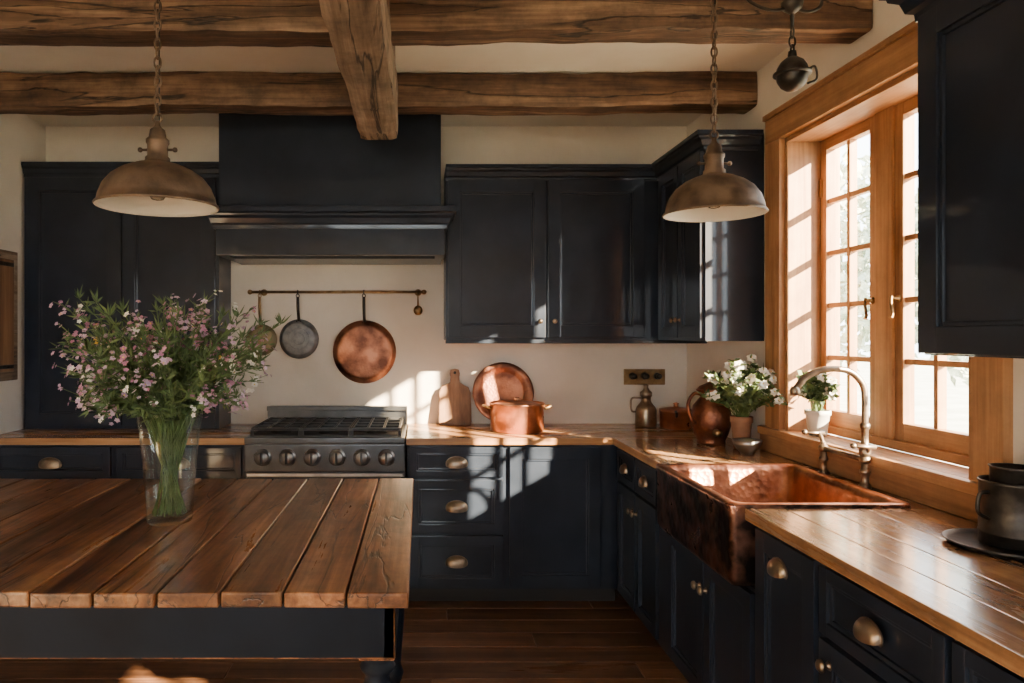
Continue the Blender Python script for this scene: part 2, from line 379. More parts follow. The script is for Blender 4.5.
beam('ceiling_beam',XW+.005,XE-.005,-.6,-.36,2.585,2.80,'X',BEAMX,.018,4)
beam('ceiling_cross_beam',-.305,-.115,-2.3,3.597,2.455,2.80,'Y',BEAMY,.02,5)

# ---------------------------------------------------------------- cabinets
CROWN=[(0,0),(.012,0),(.014,.016),(.026,.022),(.034,.045),(.050,.055),(.052,.062),(.062,.066),(.062,.085),(0,.085)]
FY=3.945
FX=1.085
b=B('base_cabinet'); b.box(-.070,FX+.0,FY,YN-.002,.09,.882,BLACK); b.box(-.07,FX,FY+.06,YN-.01,.001,.09,TOE)
b.M=Matrix.Translation((0,FY,0))
b.drawer(-.055,.455,.705,.868); b.drawer(-.055,.455,.400,.690); b.drawer(-.055,.455,.105,.385)
for z in (.79,.55,.25): b.pull(.20,z,.115,.044,.03)
b.door(.490,.985,.105,.868,rail=.065)
b.done()
b=B('base_cabinet'); b.box(XW+.003,-.955,FY,YN-.002,.09,.882,BLACK); b.box(XW+.003,-.955,FY+.06,YN-.01,.001,.09,TOE)
b.M=Matrix.Translation((0,FY,0))
for x0,x1 in ((-2.34,-1.69),(-1.655,-.975)):
    b.drawer(x0,x1,.705,.868); c=(x0+x1)/2; b.pull(c,.785,.12,.042,.03)
    b.door(x0,c-.005,.105,.690); b.door(c+.005,x1,.105,.690); b.knob(c-.035,.62); b.knob(c+.035,.62)
b.done()
b=B('base_cabinet')
def bx(Y0,Y1,z0,z1,xa=FX,xb=XE-.002,m=BLACK): b.box(xa,xb,Y0,Y1,z0,z1,m)
bx(3.10,FY-.001,.09,.882); bx(2.31,3.10,.09,.655); bx(.2,2.31,.09,.882)
b.box(FX+.06,XE-.01,.2,FY-.001,.001,.09,TOE)
b.M=Matrix.Translation((FX,0,0))@ROT_R
def LY(Y): return -Y
for ya,yb,side in ((3.885,3.575,1),(3.56,3.25,-1)):
    b.drawer(LY(ya),LY(yb),.705,.868); b.pull(LY((ya+yb)/2),.79,.085,.036,.027)
    b.door(LY(ya),LY(yb),.105,.690,rail=.05); kx=LY(yb)-.025 if side>0 else LY(ya)+.025
    b.knob(kx,.60)
b.box(LY(3.235),LY(3.115),-.012,0,.09,.875,BLACK,.004)
b.door(LY(3.10),LY(2.71),.105,.645,rail=.055); b.door(LY(2.70),LY(2.32),.105,.645,rail=.055); b.knob(LY(2.735),.53); b.knob(LY(2.675),.53)
b.door(LY(2.285),LY(1.945),.105,.868,rail=.06); b.pull(LY(2.13),.795,.09,.036,.028)
b.drawer(LY(1.92),LY(1.46),.690,.868); b.pull(LY(1.70),.785,.09,.036,.028); b.door(LY(1.92),LY(1.46),.105,.675); b.knob(LY(1.87),.62,r=.017)
b.drawer(LY(1.44),LY(.98),.690,.868); b.pull(LY(1.21),.785,.09,.036,.028); b.door(LY(1.44),LY(.98),.105,.675); b.knob(LY(1.02),.62,r=.017)
b.door(LY(.96),LY(.6),.105,.868); b.door(LY(.59),LY(.22),.105,.868)
b.done()
# countertops
b=B('wood_countertop')
ys=[3.905,4.04,4.17,4.30,4.43,YN-.003]
for a,c in zip(ys,ys[1:]): b.box(-.075,XE-.003,a+.0006,c-.0006,.883,CT,CTX,.003)
b.done()
b=B('wood_countertop')
for a,c in zip(ys,ys[1:]): b.box(XW+.003,-.95,a+.0006,c-.0006,.883,CT,CTX,.003)
b.done()
b=B('wood_countertop')
xs=[1.048,1.175,1.305,1.435,1.565,XE-.003]
for a,c in zip(xs,xs[1:]):
    for y0,y1 in ((.2,2.325),(3.075,3.903)):
        b.box(a+.0008,c-.0008,y0,y1,.883,CT,CTY,.003)
b.box(1.602,XE-.003,2.3255,3.0745,.883,CT,CTY,.003)
b.done()

b=B('tall_cabinet'); ty=4.29
b.box(XW+.012,-1.197,ty,YN-.002,CT+.001,2.43,BLACK)
b.M=Matrix.Translation((0,ty,0))
b.door(-2.335,-1.775,CT+.02,2.41,rail=.075); b.door(-1.765,-1.215,CT+.02,2.41,rail=.075); b.knob(-1.80,1.5); b.knob(-1.74,1.5)
b.M=Matrix.Identity(4)
b.mould([(XW+.012,ty),(-1.197,ty),(-1.197,4.50)],[(0,-1),(1,-1),(1,0)],[(o*.55,z) for o,z in CROWN],BLACK,2.42)
b.done()
b=B('corner_upper_cabinet'); uy=4.23; ux=1.40
b.box(.150,XE-.003,uy,YN-.002,1.45,2.40,BLACK); b.box(ux,XE-.003,3.53,uy-.0005,1.45,2.40,BLACK)
b.M=Matrix.Translation((0,uy,0))
b.door(.165,.735,1.465,2.385,rail=.07); b.door(.750,1.315,1.465,2.385,rail=.07); b.knob(.70,1.56,r=.014); b.knob(.785,1.56,r=.014)
b.M=Matrix.Translation((ux,0,0))@ROT_R
b.door(LY(4.16),LY(3.86),1.465,2.385,rail=.055); b.door(LY(3.85),LY(3.545),1.465,2.385,rail=.055); b.knob(LY(3.89),1.56,r=.014); b.knob(LY(3.82),1.56,r=.014)
b.M=Matrix.Identity(4)
b.mould([(.150,uy),(ux,uy),(ux,3.53),(XE-.035,3.53)],[(0,-1),(-1,-1),(-1,-1),(0,-1)],CROWN,BLACK,2.385)
b.box(.150,XE-.003,uy+.001,YN-.002,2.40,2.469,BLACK); b.box(ux+.001,XE-.003,3.531,uy,2.40,2.469,BLACK)
b.box(.150,XE-.003,uy-.0,uy+.02,1.43,1.45,BLACK,.003)
b.done()
b=B('wall_cabinet'); nx=1.345; ny=1.92
b.box(nx,XE-.003,.5,ny,1.427,2.33,BLACK,.003)
b.M=Matrix.Translation((nx,0,0))@ROT_R
b.door(LY(1.915),LY(1.455),1.432,2.325,rail=.07); b.door(LY(1.445),LY(.98),1.432,2.325,rail=.07); b.door(LY(.97),LY(.51),1.432,2.325,rail=.07)
b.knob(LY(1.49),1.52); b.knob(LY(1.41),1.52)
b.M=Matrix.Identity(4)
b.mould([(nx,.5),(nx,ny),(XE-.003,ny)],[(-1,0),(-1,1),(0,1)],[(o*1.2,z*1.3) for o,z in CROWN],BLACK,2.32)
b.box(nx+.001,XE-.003,.501,ny-.001,2.33,2.42,BLACK)
b.done()

# hood ------------------------------------------------------------
b=B('range_hood')
b.box(-1.135,.118,4.06,YN-.002,2.17,ZC-.001,BLACK,.003)
b.box(-1.135,.138,4.00,4.06,1.925,2.10,BLACK,.003)
b.box(-1.135,-1.08,4.06,4.285,1.925,2.10,BLACK,.003); b.box(.085,.138,4.06,4.225,1.925,2.10,BLACK,.003)
b.box(-1.13,.13,4.01,YN-.002,2.02,2.10,TOE)
b.box(-1.13,.13,4.2,YN-.002,1.925,2.03,BLACK)
HP=[(0,0),(.012,0),(.014,.02),(.022,.03),(.03,.055),(.045,.07),(.048,.08),(.062,.088),(.062,.115),(.05,.12),(0,.12)]
b.mould([(-1.135,4.28),(-1.135,4.0),(.138,4.0),(.138,4.222)],[(-1,0),(-1,-1),(1,-1),(1,0)],HP,BLACK,2.07)
b.box(-1.135,.138,4.0,4.222,2.10,2.186,BLACK)
for i in range(3): b.box(-1.0+i*.34,-.70+i*.34,4.06,4.19,2.005,2.02,STEEL,.004)
b.done()

# range cooker -----------------------------------------------------
b=B('range_cooker'); rx0,rx1=-.945,-.080; ry=3.90
b.box(rx0,rx1,ry,YN-.01,.08,.905,STEEL,.004)
b.box(rx0+.02,rx1-.02,ry+.05,YN-.05,.001,.08,TOE)
b.box(rx0,rx1,ry-.035,YN-.01,.895,.928,STEEL,.008)
b.box(rx0,rx1,ry-.03,ry,.745,.893,STEEL,.008)
b.box(rx0+.01,rx1-.01,ry-.03,ry,.715,.738,STEELL,.004)
b.box(rx0+.02,rx1-.02,ry-.032,ry,.22,.71,STEEL,.008)
b.box(rx0+.16,rx1-.16,ry-.036,ry-.02,.34,.58,OVG,.003)
b.tube([(rx0+.07,ry-.085,.665),(rx1-.07,ry-.085,.665)],.013,STEELL,12)
for xx in (rx0+.09,rx1-.09): b.tube([(xx,ry-.085,.665),(xx,ry-.03,.665)],.009,STEELL,8)
b.box(rx0+.02,rx1-.02,ry-.03,ry,.09,.205,STEEL,.006)
MX=Matrix.Rotation(PI/2,4,'X')
for i in range(6):
    xx=rx0+.10+i*(rx1-rx0-.20)/5
    b.lathe([(0,0),(.046,0),(.046,.008),(.038,.012)],(xx,ry-.03,.822),STEELL,24,MX)
    b.lathe([(.037,.006),(.034,.03),(.030,.036),(0,.037)],(xx,ry-.03,.822),STEELL,24,MX)
    b.box(xx-.006,xx+.006,ry-.080,ry-.06,.792,.852,CAST,.002)
b.box(rx0+.02,rx1-.02,ry+.02,4.46,.926,.932,CAST,.002)
b.box(rx0,rx1,4.46,YN-.012,.92,1.035,STEEL,.006); b.box(rx0,rx1,4.44,4.46,1.012,1.04,STEEL,.004)
for s in range(3):
    gx=rx0+.03+s*.272; gw=.26
    for yy in (ry+.03,ry+.155,ry+.28,ry+.405,ry+.53): b.box(gx,gx+gw,yy-.007,yy+.007,.958,.974,CAST,.003)
    for xx in (gx,gx+gw*.33,gx+gw*.67,gx+gw): b.box(xx-.007,xx+.007,ry+.03,ry+.53,.958,.974,CAST,.003)
    for xx in (gx,gx+gw):
        for yy in (ry+.03,ry+.28,ry+.53): b.box(xx-.009,xx+.009,yy-.009,yy+.009,.930,.962,CAST,.003)
    for yy in (ry+.15,ry+.40):
        b.lathe([(.06,.932),(.058,.94),(.045,.944),(.045,.95),(.03,.954),(0,.955)],(gx+gw/2,yy,0),CAST,20)
b.done()

# island table ------------------------------------------------------
TZ=.88
b=B('kitchen_island_table')
tx0,tx1,tyf,tyb=-1.95,-.024,1.680,3.02; n=13; w=(tx1-tx0)/n
for i in range(n):
    dz=random.uniform(-.003,.0); b.box(tx0+i*w+.0026,tx0+(i+1)*w-.0026,tyf+random.uniform(-.004,.004),tyb,TZ-.038,TZ+dz,TAB,.007,3)
b.box(tx0+.03,tx1-.03,tyf+.03,tyb-.03,TZ-.044,TZ-.03,TOE)
ax0,ax1,ay0,ay1=tx0+.07,tx1-.035,tyf+.04,tyb-.06; az=.705
b.box(ax0,ax1,ay0,ay0+.03,az,TZ-.041,ISL,.004); b.box(ax0,ax1,ay1-.03,ay1,az,TZ-.041,ISL,.004)
b.box(ax0,ax0+.03,ay0,ay1,az,TZ-.041,ISL,.004); b.box(ax1-.03,ax1,ay0,ay1,az,TZ-.041,ISL,.004)
leg=[(0,.001),(.024,.001),(.03,.02),(.024,.05),(.022,.07),(.034,.10),(.038,.12),(.030,.14),(.027,.16),(.040,.34),(.044,.50),(.040,.58),(.032,.635),(.029,.65),(.040,.662),(.044,.672),(.036,.682),(.033,.69),(.042,.698),(0,.705)]
for lx in (ax0+.045,ax1-.045):
    for ly in (ay0+.045,ay1-.045):
        b.lathe(leg,(lx,ly,0),ISL,24); b.box(lx-.043,lx+.043,ly-.043,ly+.043,.70,TZ-.041,ISL,.004)
b.done()

# ---------------------------------------------------------------- sink
b=B('copper_farmhouse_sink')
X0,X1,Y0,Y1=1.005,1.60,2.328,3.072; zt=.934; zb=.665; mi=b.mi(COP); mo=b.mi(SINKO)
def rr(x0,x1,y0,y1,r,z,k=6):
    out=[]
    for cx,cy,a in ((x1-r,y1-r,0),(x0+r,y1-r,PI/2),(x0+r,y0+r,PI),(x1-r,y0+r,1.5*PI)):
        for i in range(k+1):
            t=a+PI/2*i/k; out.append(b.v((cx+r*math.cos(t),cy+r*math.sin(t),z)))
    return out
rings=[(rr(X0+.012,X1-.01,Y0+.012,Y1-.012,.02,zb),0),(rr(X0,X1,Y0,Y1,.025,zb+.02),mo),(rr(X0,X1,Y0,Y1,.025,zt-.03),mo),(rr(X0-.008,X1,Y0,Y1,.03,zt-.012),mo),(rr(X0-.006,X1,Y0,Y1,.03,zt-.003),mo),
 (rr(X0+.006,X1-.01,Y0+.01,Y1-.01,.03,zt),mi),(rr(X0+.035,X1-.035,Y0+.035,Y1-.035,.04,zt-.004),mi),(rr(X0+.045,X1-.045,Y0+.045,Y1-.045,.05,zt-.03),mi),(rr(X0+.055,X1-.055,Y0+.055,Y1-.055,.06,zb+.07),mi),(rr(X0+.09,X1-.09,Y0+.09,Y1-.09,.07,zb+.03),mi)]
for (a,_),(c,m) in zip(rings,rings[1:]):
    k=len(a)
    for i in range(k): b.f([a[i],a[(i+1)%k],c[(i+1)%k],c[i]],m,True)
b.f(rings[0][0],mo); b.f(rings[-1][0],mi)
b.lathe([(0,.003),(.02,.003),(.035,.006),(.042,.002)],((X0+X1)/2,(Y0+Y1)/2,zb+.03),BRASS,20)
b.done()
# faucet
b=B('bridge_faucet'); fx=1.625
fa,fb=2.63,2.90
for y in (fa,fb):
    b.lathe([(0,0),(.021,0),(.022,.006),(.018,.014),(.013,.02),(.013,.05),(.018,.055),(.018,.065),(.012,.07),(.012,.10),(0,.10)],(fx,y,CT+.001),PULL,18); b.ball((fx,y,1.025),.02,PULL)
    b.tube([(fx,y,1.0),(fx,y,1.05)],.011,PULL,12)
b.tube([(fx,fa,1.025),(fx,fb,1.025)],.010,PULL,10)
b.lathe([(0,0),(.015,0),(.02,.01),(.02,.03),(.013,.04),(.012,.10),(.017,.105),(.017,.12),(.011,.125)],(fx,fa,1.035),PULL,16)
sp=cr([(fx,fa,1.14),(fx,fa,1.25),(fx-.012,fa,1.305),(fx-.06,fa,1.348),(fx-.14,fa,1.355),(fx-.21,fa,1.33),(fx-.252,fa,1.285)],8)
b.tube(sp,.0115,PULL,12)
b.lathe([(0,0),(.015,0),(.018,.008),(.016,.022),(.012,.028)],(fx-.256,fa,1.262),PULL,14)
for y,s,zz in ((fa,-1,1.045),(fb,1,1.05)):
    b.tube(cr([(fx,y,zz-.01),(fx,y+s*.02,zz+.02),(fx-.005,y+s*.03,zz+.03)],4),.008,PULL,8)
    b.tube([(fx-.055,y+s*.03,zz+.034),(fx+.02,y+s*.03,zz+.03)],[.006,.009],PULL,8)
    b.ball((fx-.06,y+s*.03,zz+.035),.011,PULL)
b.done()

# ---------------------------------------------------------------- pendants
def chain(b,x,y,z0,z1,m,L=.036,wd=.010,r=.0032):
    z=z0; i=0
    while z<z1:
        pts=[]
        for k in range(12):
            t=2*PI*k/12; u=wd*math.cos(t); w_=(L/2)*math.sin(t)
            pts.append((x+u,y,z+L/2+w_) if i%2 else (x,y+u,z+L/2+w_))
        b.tube(pts,r,m,6,cyc=True); z+=L-.0075; i+=1
def pendant(x,y,z,k=.94):
    b=B('dome_pendant_light')
    S_=lambda P:[(r*k,h) for r,h in P]
    b.lathe(S_([(.190,0),(.1935,.004),(.190,.009),(.185,.010),(.181,.030),(.168,.062),(.145,.090),(.112,.112),(.075,.127),(.045,.135)])+[(.036,.142),(.036,.150),(.030,.156),(.030,.19),(.034,.195),(.034,.205),(.026,.212),(.022,.235),(.012,.243),(.008,.25),(.008,.262),(0,.262)],(x,y,z),SHADE,48)
    b.lathe(S_([(.190,0),(.182,.003),(.180,.010),(.177,.029),(.164,.060),(.141,.087),(.108,.108),(.071,.122),(.041,.13),(0,.131)]),(x,y,z),ENAM,48)
    b.lathe([(0,.02),(.018,.024),(.03,.045),(.028,.065),(.016,.09),(.014,.125)],(x,y,z),BULB,20)
    for s in (-1,1):
        b.tube([(x+s*.03,y,z+.175),(x+s*.05,y,z+.175)],.004,SHADE,6); b.ball((x+s*.053,y,z+.175),.008,SHADE,seg=10)
    b.tube([(x+.013*math.cos(2*PI*q/14),y,z+.272+.013*math.sin(2*PI*q/14)) for q in range(14)],.0035,SHADE,6,cyc=True)
    chain(b,x,y,z+.28,ZC-.04,SHADE)
    b.tube([(x+.004,y+.004,z+.26+ (ZC-z-.27)*q/12) for q in range(13)],.0018,CAST,5)
    b.lathe([(0,0),(.012,-.03),(.03,-.022),(.052,-.01),(.055,0)],(x,y,ZC-.001),SHADE,24)
    return b.done()
pendant(-.798,2.19,1.868); pendant(1.003,2.455,1.89,.87)
b=B('iron_hook_lantern'); hx,hy=1.22,2.36
b.lathe([(0,0),(.01,-.04),(.03,-.03),(.05,-.01),(.055,0)],(hx,hy,ZC-.001),IRON,20)
b.tube([(hx,hy,2.78),(hx,hy,2.48)],.006,IRON,8)
b.lathe([(0,0),(.012,.005),(.03,.02),(.034,.04),(.02,.055),(.015,.07),(0,.075)],(hx,hy,2.53),IRON,18)
b.tube(cr([(hx,hy,2.555),(hx-.07,hy,2.545),(hx-.14,hy,2.575),(hx-.2,hy,2.645),(hx-.22,hy,2.695),(hx-.20,hy,2.715)],8),.0055,IRON,8)
b.tube(cr([(hx,hy,2.555),(hx+.05,hy,2.54),(hx+.09,hy,2.555),(hx+.095,hy,2.585),(hx+.075,hy,2.595)],8),.0055,IRON,8)
chain(b,hx,hy,2.395,2.48,IRON)
b.ball((hx,hy,2.335),.05,IRON,sz=1.15); b.lathe([(.05,0),(.058,.003),(.058,.01),(.05,.013)],(hx,hy,2.33),IRON,24)
b.lathe([(0,0),(.015,.0),(.012,.025),(0,.03)],(hx,hy,2.385),IRON,12)
b.tube(cr([(hx+.05,hy,2.35),(hx+.075,hy,2.36),(hx+.08,hy,2.32),(hx+.05,hy,2.305)],6),.004,IRON,6)
b.done()

# ---------------------------------------------------------------- wall rail and pans
def WX(px,Y=YN): return (px-420)*Y/720
def WZ(py,Y=YN): return 1.48-(py-335)*Y/720
b=B('pot_rail'); ryy=YN-.06; rz=WZ(292,ryy)
b.tube([(WX(250,ryy),ryy,rz),(WX(424,ryy),ryy,rz)],.009,BRASS,10)
for px in (250,424): b.ball((WX(px,ryy),ryy,rz),.016,BRASS)
for px in (262,418):
    b.tube([(WX(px,ryy),ryy,rz),(WX(px,ryy),YN-.002,rz)],.007,BRASS,8)
    b.lathe([(0,0),(.022,0),(.02,.006),(.008,.01)],(WX(px,ryy),YN-.001,rz),BRASS,18,Matrix.Rotation(PI/2,4,'X'))
b.done()
def hangpan(name,px,cy,rpx,mpan,mh,deep=.04,rings=0):
    b=B(name); Y=YN-.05; x=WX(px,Y); z=WZ(cy,Y); r=rpx*Y/720; yb=YN-.006
    b.lathe([(0,deep),(r*.80,deep),(r*.86,deep-.002),(r*.93,deep-.010),(r*.98,.010),(r+.004,.006),(r+.006,.0),(r*.97,-.001),(r*.92,.004),(r*.84,deep-.012),(0,deep-.008)],(x,yb-.003,z),mpan,40,Matrix.Rotation(PI/2,4,'X'))
    for k in range(rings):
        q=r*(.3+.25*k); b.tube([(x+q*math.cos(t*PI/16),yb-.003-deep,z+q*math.sin(t*PI/16)) for t in range(32)],.002,mpan,6,cyc=True)
    zt=rz-.012
    b.tube(cr([(x,yb-.012,z+r-.004),(x,yb-.03,z+r+.03),(x,yb-.05,(z+r+zt)/2),(x,yb-.054,zt-.018)],5),.0085,mh,8,flat=1.3)
    for s in (-.012,.012): b.ball((x+s,yb-.02,z+r*.93),.006,mh,seg=8)
    b.tube([(x+.010*math.cos(t*PI/6),yb-.054,zt-.012+.012*math.sin(t*PI/6)) for t in range(12)],.003,mh,6,cyc=True)
    b.tube(cr([(x,yb-.054,zt-.004),(x,yb-.067,rz+.0),(x,yb-.054,rz+.013),(x,yb-.042,rz+.004)],5),.003,mh,6)
    b.done()
hangpan('copper_frying_pan',364,352,31,COPD,IRON,.035)
hangpan('tin_frying_pan',298,339,19,GPAN,IRON,.03,2)
hangpan('small_brass_skillet',260,340,15,GBRASS,BRASS,.025)
Y=YN-.05
b=B('brass_ladle'); x=WX(418,Y-.02)
b.tube(cr([(x,YN-.074,rz),(x,YN-.060,rz+.013)],2),.003,BRASS,6)
b.tube([(x,YN-.074,rz+.002),(x,YN-.072,rz-.09)],[.003,.005],BRASS,8)
b.ball((x,YN-.066,rz-.115),.028,BRASS,sy=.6,sz=1.1); b.done()

# ---------------------------------------------------------------- counter items
b=B('cutting_board')
b.M=Matrix.Translation((WX(455,4.5),4.475,CT+.002))@Matrix.Rotation(-.16,4,'X')
o=[(-.098,0),(.098,0),(.102,.02),(.100,.20),(.085,.235),(.045,.25),(.026,.265),(.024,.30),(.032,.32),(.026,.345),(0,.352),(-.026,.345),(-.032,.32),(-.024,.30),(-.026,.265),(-.045,.25),(-.085,.235),(-.100,.20),(-.102,.02)]
b.prism(o,0,.02,BOARD,.004)
b.lathe([(0,0),(.009,0),(.009,.002),(0,.002)],(0,.001,.325),TOE,12,Matrix.Rotation(PI/2,4,'X'))
b.done()
b=B('copper_platter')
b.M=Matrix.Translation((WX(503,4.48),4.500,CT+.197))@Matrix.Rotation(PI/2-.2,4,'X')
b.lathe([(0,.012),(.12,.012),(.135,.016),(.15,.03),(.186,.036),(.190,.032),(.186,.028),(.152,.020),(.138,.006),(.12,.0),(0,.0)],(0,0,0),COPD,48)
b.done()
b=B('copper_stockpot'); px,py_=WX(517,4.20),4.20
b.lathe([(0,0),(.145,0),(.154,.006),(.157,.155),(.162,.161),(.158,.166),(.151,.158),(.149,.012),(0,.010)],(px,py_,CT+.001),COPS,48)
b.lathe([(.150,.155),(.10,.168),(.05,.174),(.02,.176),(.012,.182),(.018,.19),(.012,.197),(0,.198)],(px,py_,CT+.001),COPS,40)
for s in (-1,1): b.tube(cr([(px+s*.154,py_-.04,CT+.135),(px+s*.188,py_-.03,CT+.147),(px+s*.193,py_+.03,CT+.147),(px+s*.154,py_+.04,CT+.135)],6),.007,BRASS,8)
b.done()
b=B('brass_wall_hook_plate')
x,z=WX(645,4.54),WZ(377,4.54)
b.box(x-.13,x+.13,YN-.012,YN-.001,z-.05,z+.05,BRASS,.004)
for i in (-1,0,1):
    b.lathe([(0,0),(.022,0),(.02,.012),(.01,.018),(.01,.035),(.018,.04),(.016,.05),(0,.052)],(x+i*.078,YN-.012,z+.006),IRON,16,Matrix.Rotation(PI/2,4,'X'))
b.done()
b=B('spice_bottle'); x,y=WX(646,4.40),4.40
b.lathe([(0,0),(.058,0),(.062,.01),(.062,.10),(.055,.12),(.034,.145),(.028,.16),(.028,.18),(.036,.185),(.036,.21),(.02,.222),(.012,.24),(.016,.252),(0,.262)],(x,y,CT+.001),PULL,28)
b.tube(cr([(x-.058,y,CT+.09),(x-.088,y,CT+.10),(x-.088,y,CT+.17),(x-.03,y,CT+.175)],6),.006,PULL,8); b.done()
b=B('copper_saucepan'); x,y=1.54,4.33
b.lathe([(0,0),(.088,0),(.094,.006),(.096,.10),(.099,.104),(.096,.107),(.09,.10),(.088,.01),(0,.008)],(x,y,CT+.001),COPS,36)
b.tube(cr([(x-.03,y-.09,CT+.08),(x-.05,y-.15,CT+.10),(x-.09,y-.25,CT+.125)],5),.008,IRON,8)
b.lathe([(.096,.107),(.098,.112),(.06,.122),(.015,.126),(.012,.14),(.02,.148),(0,.155)],(x,y,CT+.001),COPS,36); b.done()
b=B('copper_jug'); x,y=1.495,3.70
K=lambda P,k=.93:[(r*k,h) for r,h in P]
b.lathe(K([(0,0),(.07,0),(.075,.008),(.072,.018),(.088,.05),(.104,.10),(.106,.15),(.096,.195),(.070,.225),(.056,.242),(.060,.26),(.075,.272),(.078,.279),(.072,.282),(.052,.254),(.05,.238),(.04,.2),(0,.2)]),(x,y,CT+.001),COPD,40)
b.tube(cr([(x-.052,y-.02,CT+.255),(x-.10,y-.035,CT+.262),(x-.132,y-.04,CT+.21),(x-.12,y-.04,CT+.14),(x-.092,y-.03,CT+.11)],6),.009,COPD,8)
b.lathe([(0,0),(.02,0),(.016,.02),(.02,.03),(0,.035)],(x-.01,y-.092,CT+.07),BRASS,14,Matrix.Rotation(PI/2,4,'X'))
b.lathe(K([(.072,.282),(.06,.296),(.03,.309),(.012,.316),(.012,.329),(.02,.339),(.014,.352),(0,.356)]),(x,y,CT+.001),COPD,30)
b.done()
b=B('small_steel_bowl'); x,y=1.535,3.38
b.lathe([(0,0),(.028,0),(.03,.008),(.045,.02),(.060,.045),(.066,.068),(.063,.068),(.056,.045),(.04,.022),(0,.012)],(x,y,CT+.001),STEELL,32); b.done()

# --------- plants
def leaf(b,p,d,L,w,mi):
    d=d.normalized(); s=d.cross(Vector((random.uniform(-1,1),random.uniform(-1,1),random.uniform(-1,1)))).normalized()
    n=d.cross(s)
    v=[b.v(p),b.v(p+d*L*.45+s*w+n*L*.06),b.v(p+d*L),b.v(p+d*L*.45-s*w+n*L*.06)]
    c=b.v(p+d*L*.5-n*L*.04)
    for i in range(4): b.f([v[i],v[(i+1)%4],c],mi,True)
def flower(b,p,nrm,r,k,m,mc=None):
    nrm=nrm.normalized(); u=nrm.orthogonal().normalized(); w=nrm.cross(u); mi=b.mi(m); a0=random.random()*6
    for i in range(k):
        a=a0+2*PI*i/k; d=u*math.cos(a)+w*math.sin(a); s=nrm.cross(d)
        v=[b.v(p),b.v(p+d*r*.6+s*r*.38+nrm*r*.25),b.v(p+d*r+nrm*r*.15),b.v(p+d*r*.6-s*r*.38+nrm*r*.25)]
        b.f(v,mi,True)
    if mc: b.ball(p+nrm*r*.15,r*.22,mc,seg=6)
vx,vy=-.806,2.32; vz=TZ+.001
b=B('glass_vase')
b.lathe([(0,0),(.066,0),(.070,.004),(.071,.012),(.078,.12),(.090,.25),(.102,.345),(.1035,.348),(.1015,.349),(.0995,.345),(.087,.25),(.075,.12),(.067,.03),(.05,.022),(0,.02)],(vx,vy,vz),VGL,48)
b.done()
b=B('wildflower_bouquet'); ms=b.mi(STEM); ml=b.mi(LEAF)
for i in range(210):
    a=random.uniform(0,2*PI); rt=random.random()**.6
    ht=random.uniform(.44,.725)-.16*rt*random.random(); R=(.04+.285*rt)*(ht/.58)
    if R>.345: R=.345
    bloom=random.random()<.6
    rim=.085*min(1,R/.22)*random.uniform(.6,1)
    p1=Vector((vx+rim*math.cos(a+.3),vy+rim*math.sin(a+.3),vz+.34))
    if i%4==0:
        ab=a+PI+random.uniform(-.8,.8); rb=random.uniform(.01,.055)
        p0=Vector((vx+rb*math.cos(ab),vy+rb*math.sin(ab),vz+.025))
    else:
        p0=Vector((vx+rim*.5*math.cos(a),vy+rim*.5*math.sin(a),vz+random.uniform(.20,.30)))
    p2=Vector((vx+R*.62*math.cos(a),vy+R*.62*math.sin(a),vz+.34+(ht-.34)*.62))
    p3=Vector((vx+R*math.cos(a)*1.05,vy+R*math.sin(a)*1.05,vz+ht-(.03 if rt>.8 else 0)))
    if p3.z<vz+.36: p3.z=vz+.36+random.uniform(0,.1)
    path=cr([p0,p1,p2,p3],5)
    b.tube(path,[.0026*(1-.6*k/len(path)) for k in range(len(path))],STEM,5,caps=False)
    for q in range(6,len(path)):
        P=path[q]; d=path[q]-path[q-1]
        for _ in range(6 if q<11 else 3):
            dd=(d.normalized()*.9+Vector((random.gauss(0,.6),random.gauss(0,.6),random.gauss(0,.4)))).normalized()
            leaf(b,P,dd,random.uniform(.02,.055),random.uniform(.002,.0045),ml)
        if q>8 and bloom and random.random()<.45:
            dd=(d.normalized()+Vector((random.gauss(0,.5),random.gauss(0,.5),random.gauss(.2,.3)))).normalized()
            L=random.uniform(.03,.08); e=P+dd*L; b.tube([P,e],.0011,STEM,4,caps=False)
            m=random.choice([PK,PL,PK,PL,WH])
            for _ in range(3): flower(b,e+Vector((random.gauss(0,.006),random.gauss(0,.006),random.gauss(0,.008))),dd+Vector((random.gauss(0,.4),random.gauss(-.3,.4),.2)),random.uniform(.005,.009),5,m)
    if bloom:
        m=random.choices([PK,PL,WH,YE],[6,5,2,.6])[0]
        for _ in range(6):
            o=Vector((random.gauss(0,.011),random.gauss(0,.011),random.gauss(-.008,.02)))
            flower(b,p3+o,Vector((o.x*40,o.y*40-.6,.8)),random.uniform(.007,.012),5,m,YE if random.random()<.15 else None)
    else:
        for _ in range(8): leaf(b,p3,Vector((random.gauss(0,.5),random.gauss(0,.5),1)),random.uniform(.02,.05),.003,ml)
b.done()
